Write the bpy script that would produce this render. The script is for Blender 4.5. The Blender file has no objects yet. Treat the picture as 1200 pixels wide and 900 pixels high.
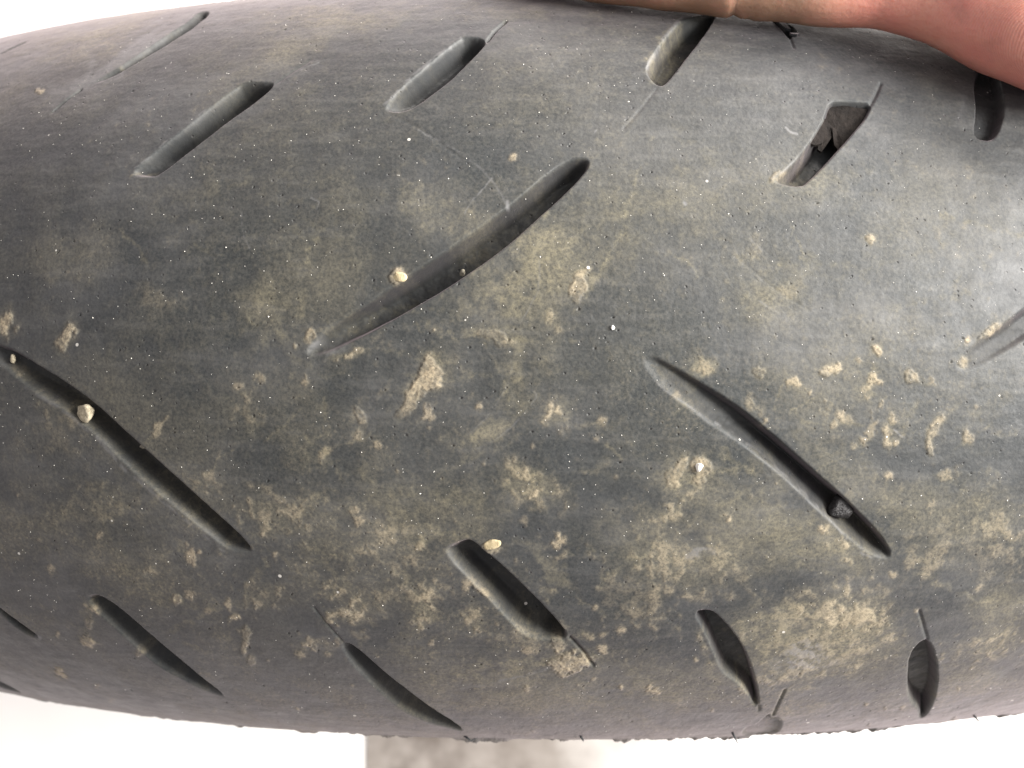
import bpy, math, random
import numpy as np
from mathutils import Vector, Matrix

rng = np.random.default_rng(7)
random.seed(7)

# ------------------------------------------------------------------ camera, world, lamps, exposure
R = 0.315                 # outer radius of the tyre
RC, RR = 0.220, 0.095     # the tread is part of a torus
HUB = np.array([0.0, 0.0, R])
CAM = np.array([-0.0152, -0.0053, R + R + 0.300])
FOC = 1784.0              # focal length in pixels of the 1200 px wide photograph

scene = bpy.context.scene
cam_data = bpy.data.cameras.new('camera')
cam = bpy.data.objects.new('camera', cam_data)
scene.collection.objects.link(cam)
cam.location = CAM
cam.rotation_euler = (0, 0, 0)
cam_data.sensor_width = 36.0
cam_data.lens = FOC / 1200 * 36.0
cam_data.clip_start = 0.01
cam_data.clip_end = 60
cam_data.dof.use_dof = True
cam_data.dof.focus_distance = 0.312
cam_data.dof.aperture_fstop = cam_data.lens / 2.1
scene.camera = cam

world = bpy.data.worlds.new('World')
scene.world = world
world.use_nodes = True
bg = world.node_tree.nodes['Background']
bg.inputs['Color'].default_value = (1.0, 0.945, 0.965, 1)
bg.inputs['Strength'].default_value = 0.46


def area(name, loc, target, size, power, col):
    d = bpy.data.lights.new(name, 'AREA')
    d.shape = 'DISK'
    d.size = size
    d.energy = power
    d.color = col
    o = bpy.data.objects.new(name, d)
    scene.collection.objects.link(o)
    o.location = loc
    o.rotation_euler = (Vector(target) - Vector(loc)).to_track_quat('-Z', 'Y').to_euler()
    return o


area('work_lamp', (0.62, 0.24, 0.98), (0.06, 0.03, 0.60), 0.9, 4.8, (1.0, 0.97, 0.95))
area('floor_fill_lamp', (2.5, 0.5, 2.1), (0, 0, 0.2), 1.2, 160.0, (1.0, 0.97, 0.93))  # added lamp, out of view, that whitens the floor

area('hand_fill_lamp', (0.40, 0.43, 0.66), (0.15, 0.11, 0.54), 0.26, 5.0, (1.0, 0.95, 0.90))  # unseen lamp added to brighten the hand at the right

scene.view_settings.view_transform = 'Standard'
scene.view_settings.look = 'None'
scene.view_settings.gamma = 1
scene.view_settings.exposure = 0.82
scene.render.engine = 'CYCLES'
scene.cycles.use_denoising = True

COL = scene.collection


# ------------------------------------------------------------------ helpers
def tag(o, label=None, cat=None, group=None, kind=None):
    if label: o['label'] = label
    if cat: o['category'] = cat
    if group: o['group'] = group
    if kind: o['kind'] = kind
    return o


def smooth(a, b, x):
    t = np.clip((x - a) / (b - a), 0, 1)
    return t * t * (3 - 2 * t)


_tabs = {}


def vnoise(s, t, size, seed):
    """value noise on the tread, size = lump size in metres"""
    if seed not in _tabs:
        _tabs[seed] = np.random.default_rng(seed).random((512, 512)).astype(np.float32)
    T = _tabs[seed]
    x = s / size + 173.3 * (seed % 7) + 1000
    y = t / size + 91.7 * (seed % 5) + 1000
    xi = np.floor(x).astype(np.int64); yi = np.floor(y).astype(np.int64)
    fx = (x - xi); fy = (y - yi)
    fx = fx * fx * (3 - 2 * fx); fy = fy * fy * (3 - 2 * fy)
    x0 = xi & 511; x1 = (xi + 1) & 511; y0 = yi & 511; y1 = (yi + 1) & 511
    return (T[x0, y0] * (1 - fx) + T[x1, y0] * fx) * (1 - fy) + (T[x0, y1] * (1 - fx) + T[x1, y1] * fx) * fy


def fbm(s, t, size, seed, octv=4, rough=0.55):
    # rotate each octave so that no lattice direction shows
    a = 0; amp = 1; tot = 0
    for k in range(octv):
        c, n = math.cos(0.7 + 1.3 * k), math.sin(0.7 + 1.3 * k)
        a = a + amp * vnoise(c * s - n * t, n * s + c * t, size, seed + k)
        tot += amp
        amp *= rough; size *= 0.48
    return a / tot


def tsdf(P):
    q = np.hypot(P[..., 0] - HUB[0], P[..., 2] - HUB[2]) - RC
    return np.hypot(q, P[..., 1]) - RR


def ray(px, py, off=0.0):
    """first point on the tyre's crown (or off metres above it) along the sight line of a photograph pixel"""
    px = np.atleast_1d(np.asarray(px, float)); py = np.atleast_1d(np.asarray(py, float))
    d = np.stack([(px - 600) / FOC, -(py - 450) / FOC, -np.ones_like(px)], -1)
    d /= np.linalg.norm(d, axis=-1, keepdims=True)
    tt = np.full(px.shape, 0.2)
    best = np.full(px.shape, 9.0); bt = tt.copy()
    for _ in range(300):
        P = CAM + d * tt[:, None]
        g = tsdf(P) - off
        b = (g < best); best = np.where(b, g, best); bt = np.where(b, tt, bt)
        tt = tt + np.clip(g, -0.01, 0.02) * 0.6
        tt = np.minimum(tt, 0.7)
    return CAM + d * bt[:, None]


def to_st(P):
    phi = np.arctan2(P[..., 0] - HUB[0], P[..., 2] - HUB[2])
    q = np.hypot(P[..., 0] - HUB[0], P[..., 2] - HUB[2]) - RC
    psi = np.arctan2(P[..., 1], q)
    return np.stack([phi * R, psi * RR], -1)


def px_st(pts):
    a = np.asarray(pts, float)
    return to_st(ray(a[:, 0], a[:, 1]))


def tpt(phi, psi, h=0.0):
    rad = RC + (RR + h) * np.cos(psi)
    return np.stack([HUB[0] + rad * np.sin(phi), (RR + h) * np.sin(psi) + 0 * phi, HUB[2] + rad * np.cos(phi)], -1)


def tnrm(phi, psi):
    return np.stack([np.cos(psi) * np.sin(phi), np.sin(psi) + 0 * phi, np.cos(psi) * np.cos(phi)], -1)


# ------------------------------------------------------------------ materials
def new_mat(name):
    m = bpy.data.materials.new(name)
    m.use_nodes = True
    nt = m.node_tree
    b = nt.nodes['Principled BSDF']
    return m, nt, b


def noise_node(nt, scale, detail=3, rough=0.6, coord=None):
    n = nt.nodes.new('ShaderNodeTexNoise')
    n.inputs['Scale'].default_value = scale
    n.inputs['Detail'].default_value = detail
    n.inputs['Roughness'].default_value = rough
    if coord is not None:
        nt.links.new(coord, n.inputs['Vector'])
    return n


def ramp(nt, src, p0, p1, c0=(0, 0, 0, 1), c1=(1, 1, 1, 1)):
    r = nt.nodes.new('ShaderNodeValToRGB')
    r.color_ramp.elements[0].position = p0; r.color_ramp.elements[0].color = c0
    r.color_ramp.elements[1].position = p1; r.color_ramp.elements[1].color = c1
    nt.links.new(src, r.inputs['Fac'])
    return r


def mixc(nt, fac, a, b, mode='MIX'):
    m = nt.nodes.new('ShaderNodeMix')
    m.data_type = 'RGBA'; m.blend_type = mode
    for sock, v in ((m.inputs[0], fac), (m.inputs[6], a), (m.inputs[7], b)):
        if hasattr(v, 'links') or isinstance(v, bpy.types.NodeSocket):
            nt.links.new(v, sock)
        else:
            sock.default_value = v
    return m.outputs[2]


def mathn(nt, op, a, b=0.0, clamp=False):
    m = nt.nodes.new('ShaderNodeMath'); m.operation = op; m.use_clamp = clamp
    for sock, v in ((m.inputs[0], a), (m.inputs[1], b)):
        if isinstance(v, bpy.types.NodeSocket): nt.links.new(v, sock)
        else: sock.default_value = v
    return m.outputs[0]


def rubber_material(name, dirty=True):
    m, nt, b = new_mat(name)
    tc = nt.nodes.new('ShaderNodeTexCoord').outputs['Object']
    fine = noise_node(nt, 1500, 3, 0.7, tc)
    mid = noise_node(nt, 220, 4, 0.65, tc)
    big = noise_node(nt, 22, 3, 0.55, tc)
    base = mixc(nt, ramp(nt, big.outputs[0], 0.35, 0.7).outputs[0], (0.0080, 0.0120, 0.0135, 1), (0.0175, 0.0200, 0.0205, 1))
    base = mixc(nt, ramp(nt, fine.outputs[0], 0.35, 0.75).outputs[0], base, (0.034, 0.0365, 0.036, 1))
    if dirty:
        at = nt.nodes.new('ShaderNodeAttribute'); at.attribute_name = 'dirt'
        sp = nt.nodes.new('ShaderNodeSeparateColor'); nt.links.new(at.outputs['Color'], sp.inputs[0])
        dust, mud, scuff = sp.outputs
        base = mixc(nt, at.outputs['Alpha'], base, (0.016, 0.018, 0.019, 1))  # recesses darker: unworn moulded rubber, with shade painted into the colour
        # thin film of khaki dust, broken up by the grain
        f = mathn(nt, 'MULTIPLY', dust, ramp(nt, fine.outputs[0], 0.32, 0.66, (0.4, 0.4, 0.4, 1), (1.35, 1.35, 1.35, 1)).outputs[0], True)
        dcol = mixc(nt, mid.outputs[0], (0.105, 0.096, 0.062, 1), (0.162, 0.143, 0.096, 1))
        base = mixc(nt, f, base, dcol)
        base = mixc(nt, scuff, base, (0.125, 0.125, 0.125, 1))
        mf = mathn(nt, 'MULTIPLY', mud, ramp(nt, fine.outputs[0], 0.30, 0.62, (0.30, 0.30, 0.30, 1), (1.35, 1.35, 1.35, 1)).outputs[0], True)
        mcol = mixc(nt, ramp(nt, mid.outputs[0], 0.3, 0.7).outputs[0], (0.21, 0.17, 0.11, 1), (0.38, 0.32, 0.22, 1))
        base = mixc(nt, mf, base, mcol)
    # tiny pale grit
    vor = nt.nodes.new('ShaderNodeTexVoronoi'); vor.inputs['Scale'].default_value = 330
    nt.links.new(tc, vor.inputs['Vector'])
    vsp = nt.nodes.new('ShaderNodeSeparateColor'); nt.links.new(vor.outputs['Color'], vsp.inputs[0])
    pick = mathn(nt, 'GREATER_THAN', vsp.outputs[0], 0.94)
    rad = mathn(nt, 'MULTIPLY', vsp.outputs[1], 0.13)
    dot = mathn(nt, 'MULTIPLY', mathn(nt, 'LESS_THAN', vor.outputs['Distance'], rad), pick)
    base = mixc(nt, mathn(nt, 'MULTIPLY', dot, 0.75), base, (0.55, 0.53, 0.48, 1))
    nt.links.new(base, b.inputs['Base Color'])
    rr = ramp(nt, mid.outputs[0], 0.3, 0.7, (0.50, 0.50, 0.50, 1), (0.68, 0.68, 0.68, 1))
    rough = rr.outputs[0]
    spec = 0.36
    if dirty:
        spec = mathn(nt, 'SUBTRACT', 0.36, mathn(nt, 'MULTIPLY', at.outputs['Alpha'], 0.16))
        nt.links.new(spec, b.inputs['Specular IOR Level'])
    if dirty:
        rough = mathn(nt, 'ADD', rough, mathn(nt, 'MULTIPLY', mathn(nt, 'ADD', dust, mud), 0.3), True)
    nt.links.new(rough, b.inputs['Roughness'])
    if not dirty: b.inputs['Specular IOR Level'].default_value = 0.36
    b.inputs['Sheen Weight'].default_value = 0.14
    b.inputs['Sheen Roughness'].default_value = 0.45
    b.inputs['Sheen Tint'].default_value = (1.0, 0.82, 0.88, 1)
    # relief: fine grain plus sparse pits
    b1 = nt.nodes.new('ShaderNodeBump'); b1.inputs['Distance'].default_value = 0.00014; b1.inputs['Strength'].default_value = 0.45
    nt.links.new(fine.outputs[0], b1.inputs['Height'])
    v2 = nt.nodes.new('ShaderNodeTexVoronoi'); v2.inputs['Scale'].default_value = 620
    nt.links.new(tc, v2.inputs['Vector'])
    s2 = nt.nodes.new('ShaderNodeSeparateColor'); nt.links.new(v2.outputs['Color'], s2.inputs[0])
    pit = mathn(nt, 'MULTIPLY', ramp(nt, v2.outputs['Distance'], 0.05, 0.20, (1, 1, 1, 1), (0, 0, 0, 1)).outputs[0],
                mathn(nt, 'GREATER_THAN', s2.outputs[0], 0.86))
    b2 = nt.nodes.new('ShaderNodeBump'); b2.invert = True
    b2.inputs['Distance'].default_value = 0.00025; b2.inputs['Strength'].default_value = 0.7
    nt.links.new(pit, b2.inputs['Height']); nt.links.new(b1.outputs[0], b2.inputs['Normal'])
    nt.links.new(b2.outputs[0], b.inputs['Normal'])
    return m


RUBBER = rubber_material('dusty_black_rubber')
PLAIN_RUBBER = rubber_material('black_rubber', False)


def simple_mat(name, c0, c1, scale, rough=0.8, bump=0.0003, spec=0.3):
    m, nt, b = new_mat(name)
    tc = nt.nodes.new('ShaderNodeTexCoord').outputs['Object']
    n = noise_node(nt, scale, 4, 0.65, tc)
    nt.links.new(mixc(nt, ramp(nt, n.outputs[0], 0.3, 0.7).outputs[0], c0, c1), b.inputs['Base Color'])
    b.inputs['Roughness'].default_value = rough
    b.inputs['Specular IOR Level'].default_value = spec
    bp = nt.nodes.new('ShaderNodeBump'); bp.inputs['Distance'].default_value = bump
    nt.links.new(n.outputs[0], bp.inputs['Height']); nt.links.new(bp.outputs[0], b.inputs['Normal'])
    return m


# ------------------------------------------------------------------ groove outlines, traced along the worn tread
# (outline, depth in m, tapers [(x, y, radius px, depth left at the tip)], soft wall width, steep wall width)
G = {}
G['edge_left'] = ([(92, 103), (110, 96), (150, 72), (200, 38), (222, 24), (232, 13), (247, 14), (236, 26), (205, 47), (160, 74), (118, 97)],
                  0.0022, [(95, 103, 60, .2)], .0050, .0008)
G['short_a'] = ([(153, 207), (158, 196), (200, 163), (240, 131), (275, 104), (286, 97), (316, 97), (323, 99), (300, 119), (275, 136), (230, 171), (190, 202), (178, 208)],
                0.0036, [(165, 204, 60, .35)], .0022, .0006)
G['short_b'] = ([(448, 131), (455, 118), (475, 98), (510, 68), (535, 48), (545, 43), (572, 47), (561, 61), (530, 92), (495, 119), (475, 131)],
                0.0036, [(455, 128, 45, .4)], .0022, .0006)
G['short_c'] = ([(756, 80), (765, 63), (780, 42), (797, 24), (815, 21), (830, 16), (844, 13), (822, 45), (800, 73), (782, 97), (772, 102), (760, 92)],
                0.0036, [(842, 14, 30, .4)], .0020, .0006)
G['torn'] = ([(905, 212), (930, 190), (950, 165), (965, 140), (969, 127), (975, 119), (1010, 120), (1021, 123), (1015, 137), (990, 167), (965, 195), (942, 217), (925, 218)],
             0.0046, [(915, 212, 40, .4)], .0016, .0005)
G['right_short'] = ([(1139, 92), (1150, 70), (1166, 72), (1176, 106), (1178, 130), (1172, 153), (1163, 165), (1146, 163), (1140, 155), (1144, 130)],
                    0.0022, [(1150, 75, 30, .4)], .0009, .0006)
G['long_up'] = ([(355, 412), (375, 388), (400, 372), (440, 348), (480, 320), (520, 295), (560, 266), (600, 238), (640, 203), (660, 189), (674, 185), (688, 186), (692, 193), (682, 207),
                 (660, 229), (630, 256), (600, 284), (560, 314), (520, 340), (480, 364), (450, 381), (410, 403), (378, 417), (362, 419)],
                0.0040, [(362, 415, 150, .22), (690, 188, 25, .5)], .0020, .0008)
G['long_left'] = ([(-25, 392), (0, 404), (14, 408), (50, 431), (100, 462), (150, 508), (200, 553), (250, 598), (299, 644), (291, 648), (265, 645), (240, 623), (200, 591), (150, 549),
                   (100, 498), (60, 471), (30, 453), (5, 432), (-20, 412)],
                  0.0036, [(-20, 402, 150, .25), (290, 647, 40, .4)], .0030, .0007)
G['long_right'] = ([(750, 420), (762, 415), (790, 429), (830, 453), (870, 479), (910, 513), (950, 548), (990, 584), (1022, 615), (1046, 646), (1041, 656), (1025, 654), (1000, 637),
                    (972, 612), (944, 585), (908, 552), (868, 521), (824, 493), (786, 465), (760, 441)],
                   0.0044, [(755, 420, 270, .16), (1042, 652, 20, .5)], .0044, .0008)
G['mid_low'] = ([(517, 641), (545, 631), (556, 635), (590, 664), (620, 693), (650, 724), (669, 747), (645, 750), (622, 749), (602, 735), (566, 695), (532, 662)],
                0.0042, [(525, 642, 40, .4), (630, 748, 30, .5)], .0026, .0006)
G['low_a'] = ([(811, 716), (835, 715), (850, 730), (867, 751), (881, 780), (889, 812), (889, 828), (883, 827), (876, 812), (860, 797), (846, 789), (836, 765), (824, 738)],
              0.0032, [(888, 826, 20, .5)], .0010, .0005)
G['low_b'] = ([(1083, 748), (1094, 757), (1100, 785), (1097, 815), (1086, 838), (1078, 843), (1079, 832), (1064, 820), (1063, 790), (1065, 765)],
              0.0030, [(1080, 840, 14, .5)], .0009, .0005)
G['low_c'] = ([(396, 750), (416, 757), (450, 788), (500, 827), (550, 858), (528, 853), (497, 845), (465, 830), (435, 803), (405, 772)],
              0.0034, [(548, 857, 30, .3), (402, 754, 20, .5)], .0040, .0006)
G['low_d'] = ([(98, 697), (119, 697), (150, 720), (190, 756), (235, 793), (270, 820), (246, 812), (214, 797), (178, 777), (138, 740), (108, 713)],
              0.0032, [(266, 818, 60, .25), (102, 699, 20, .5)], .0040, .0006)
G['notch_top'] = ([(884, 12), (893, 22), (905, 24), (918, 38), (925, 46), (930, 41), (937, 43), (931, 33), (924, 30), (920, 20), (910, 14)],
                  0.0020, [], .0006, .0005)
G['notch_low'] = ([(868, 859), (876, 851), (884, 850), (893, 842), (903, 834), (903, 841), (910, 840), (917, 846), (913, 857), (900, 862), (888, 868)],
                  0.0005, [], .0006, .0005)
G['slit_left'] = ([(-14, 702), (0, 713), (25, 731), (49, 748), (34, 745), (10, 729)], 0.0022, [(-10, 705, 20, .4)], .0010, .0004)
G['slit_corner'] = ([(-20, 790), (0, 799), (28, 813), (10, 809), (-12, 802)], 0.0009, [], .0010, .0004)
ORDER = list(G)
# cuts thinner than a groove: (polyline, width m, depth m)
SLITS = [
    ([(322, 99), (340, 86), (366, 69)], .00035, .0007), ([(571, 48), (580, 36), (593, 25)], .0011, .0011),
    ([(770, 104), (752, 127), (730, 152)], .0003, .0005), ([(1020, 123), (1027, 110), (1032, 98)], .0008, .0010),
    ([(668, 747), (682, 762), (696, 780)], .0008, .0012), ([(1087, 750), (1082, 732), (1077, 715)], .0007, .0009),
    ([(368, 712), (385, 733), (404, 755)], .0006, .0007), ([(62, 131), (78, 117), (95, 105)], .0007, .0012),
    ([(862, 300), (910, 340), (950, 365)], .0002, .0003), ([(889, 826), (890, 832)], .0006, .0010),
    ([(906, 838), (913, 822), (920, 808)], .0007, .0008), ([(926, 44), (930, 56)], .0006, .0008),
    ([(0, 64), (15, 56), (28, 50)], .0008, .0012), ([(455, 132), (490, 150), (530, 178), (542, 186)], .0003, .0004),
    ([(690, 365), (712, 392), (740, 425)], .0002, .0002),
]


def catmull(poly, closed=True, k=3):
    p = np.asarray(poly, float); n = len(p); out = []
    for i in range(n if closed else n - 1):
        if closed: a, b, c, d = p[i - 1], p[i], p[(i + 1) % n], p[(i + 2) % n]
        else: a, b, c, d = p[max(i - 1, 0)], p[i], p[i + 1], p[min(i + 2, n - 1)]
        for j in range(k):
            t = j / k
            cr = .5 * ((2 * b) + (-a + c) * t + (2 * a - 5 * b + 4 * c - d) * t * t + (-a + 3 * b - 3 * c + d) * t ** 3)
            lin = b + (c - b) * t
            out.append(0.6 * cr + 0.4 * lin)
    if not closed: out.append(p[-1])
    return np.array(out)


def chaikin(poly, k=2):
    p = np.asarray(poly, float)
    for _ in range(k):
        q_ = np.roll(p, -1, 0)
        p = np.stack([.75 * p + .25 * q_, .25 * p + .75 * q_], 1).reshape(-1, 2)
    return p


GS = {}
for k, (poly, D, tap, wl, wr) in G.items():
    st = px_st(catmull(poly, True, 2) if 'notch' in k or k == 'torn' else chaikin(poly))
    tp = []
    for (x, y, r, m) in tap:
        c = px_st([(x, y)])[0]
        tp.append((c, r * 0.000172, m))
    GS[k] = (st, D, tp, wl, wr)
SL = [(px_st(catmull(p, False, 3)), w, d) for p, w, d in [(p, w * .45, d * .8) for p, w, d in SLITS]]

PITCH = 2 * math.pi * R / 15
EXTRA = []
for kk in range(-7, 8):
    if kk == 0: continue
    names = ['short_a', 'short_b', 'short_c', 'long_up', 'long_right', 'mid_low', 'low_a', 'low_b']
    if kk == 1: names = ['short_c', 'long_up', 'long_right', 'mid_low', 'low_a', 'low_b']
    if kk in (-1, -2): names = []
    for nme in names:
        st, D, tp, wl, wr = GS[nme]
        sh = np.array([PITCH * kk, 0])
        if nme == 'long_up' and kk == 1:
            sh = px_st([(1121, 433)])[0] - px_st([(360, 416)])[0]
        EXTRA.append((nme + str(kk), (st + sh, D * (.45 if nme == 'long_up' and kk == 1 else 1), [(c + sh, r, m) for c, r, m in tp], wl, wr)))


def carve(S, T):
    """depth of the tread grooves at every grid point, and which groove it is"""
    depth = np.zeros(S.shape, np.float32); lab = np.zeros(S.shape, np.int16); names = []
    items = [(k, GS[k]) for k in ORDER] + EXTRA
    jit = (fbm(S, T, .004, 60, 3) - .5) * .0002
    for k, (st, D, tp, wl, wr) in items:
        D = D * 1.35; wl = wl * .95; wr = wr * .8
        lo = st.min(0) - .0015; hi = st.max(0) + .0015
        cols = np.where((S[:, 0] > lo[0]) & (S[:, 0] < hi[0]))[0]
        rows = np.where((T[0] > lo[1]) & (T[0] < hi[1]))[0]
        if len(cols) < 3 or len(rows) < 3: continue
        c0, c1, r0, r1 = cols[0], cols[-1] + 1, rows[0], rows[-1] + 1
        s = S[c0:c1, r0:r1]; t = T[c0:c1, r0:r1]
        jj = jit[c0:c1, r0:r1]
        inside = np.zeros(s.shape, bool)
        prof = np.full(s.shape, 1.0)
        A = st; B = np.roll(st, -1, 0)
        area_ = 0.5 * np.sum(A[:, 0] * B[:, 1] - B[:, 0] * A[:, 1])
        for a, b in zip(A, B):
            e = b - a; L2 = e @ e + 1e-16
            cond = (a[1] > t) != (b[1] > t)
            if abs(e[1]) > 1e-12:
                inside ^= cond & (s < (b[0] - a[0]) * (t - a[1]) / e[1] + a[0])
            u = np.clip(((s - a[0]) * e[0] + (t - a[1]) * e[1]) / L2, 0, 1)
            d = np.hypot(s - a[0] - u * e[0], t - a[1] - u * e[1])
            nx = e[1] / math.sqrt(L2) * (1 if area_ > 0 else -1)      # outward normal, s component
            w = wl + (wr - wl) * float(smooth(-.45, .35, nx))
            q = np.clip((d - .00028 + jj) / w, 0, 1)
            prof = np.minimum(prof, 1 - (1 - q) ** (2.2 - .7 * (w - wr) / (wl - wr + 1e-9)))
        dd = np.where(inside, D * prof, 0)
        for c, r, m in tp:
            dd = dd * (m + (1 - m) * smooth(0, 1, np.hypot(s - c[0], t - c[1]) / r))
        names.append(k)
        sub = depth[c0:c1, r0:r1]
        l = lab[c0:c1, r0:r1]
        l[(dd > sub) & (dd > 0.12 * D)] = len(names)
        np.maximum(sub, dd, out=sub)
    for st, w, D in SL:
        lo = st.min(0) - .002; hi = st.max(0) + .002
        cols = np.where((S[:, 0] > lo[0]) & (S[:, 0] < hi[0]))[0]
        rows = np.where((T[0] > lo[1]) & (T[0] < hi[1]))[0]
        if len(cols) < 3 or len(rows) < 3: continue
        c0, c1, r0, r1 = cols[0], cols[-1] + 1, rows[0], rows[-1] + 1
        s = S[c0:c1, r0:r1]; t = T[c0:c1, r0:r1]
        dm = np.full(s.shape, 1.0)
        for a, b in zip(st[:-1], st[1:]):
            e = b - a; L2 = e @ e + 1e-16
            u = np.clip(((s - a[0]) * e[0] + (t - a[1]) * e[1]) / L2, 0, 1)
            dm = np.minimum(dm, np.hypot(s - a[0] - u * e[0], t - a[1] - u * e[1]))
        np.maximum(depth[c0:c1, r0:r1], D * smooth(w * 1.0, w * .25, dm), out=depth[c0:c1, r0:r1])
    for _ in range(2):
        d2 = depth.copy(); d2[1:-1] = (depth[:-2] + 2 * depth[1:-1] + depth[2:]) / 4
        depth = d2.copy(); depth[:, 1:-1] = (d2[:, :-2] + 2 * d2[:, 1:-1] + d2[:, 2:]) / 4
    return depth, lab, names


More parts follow.
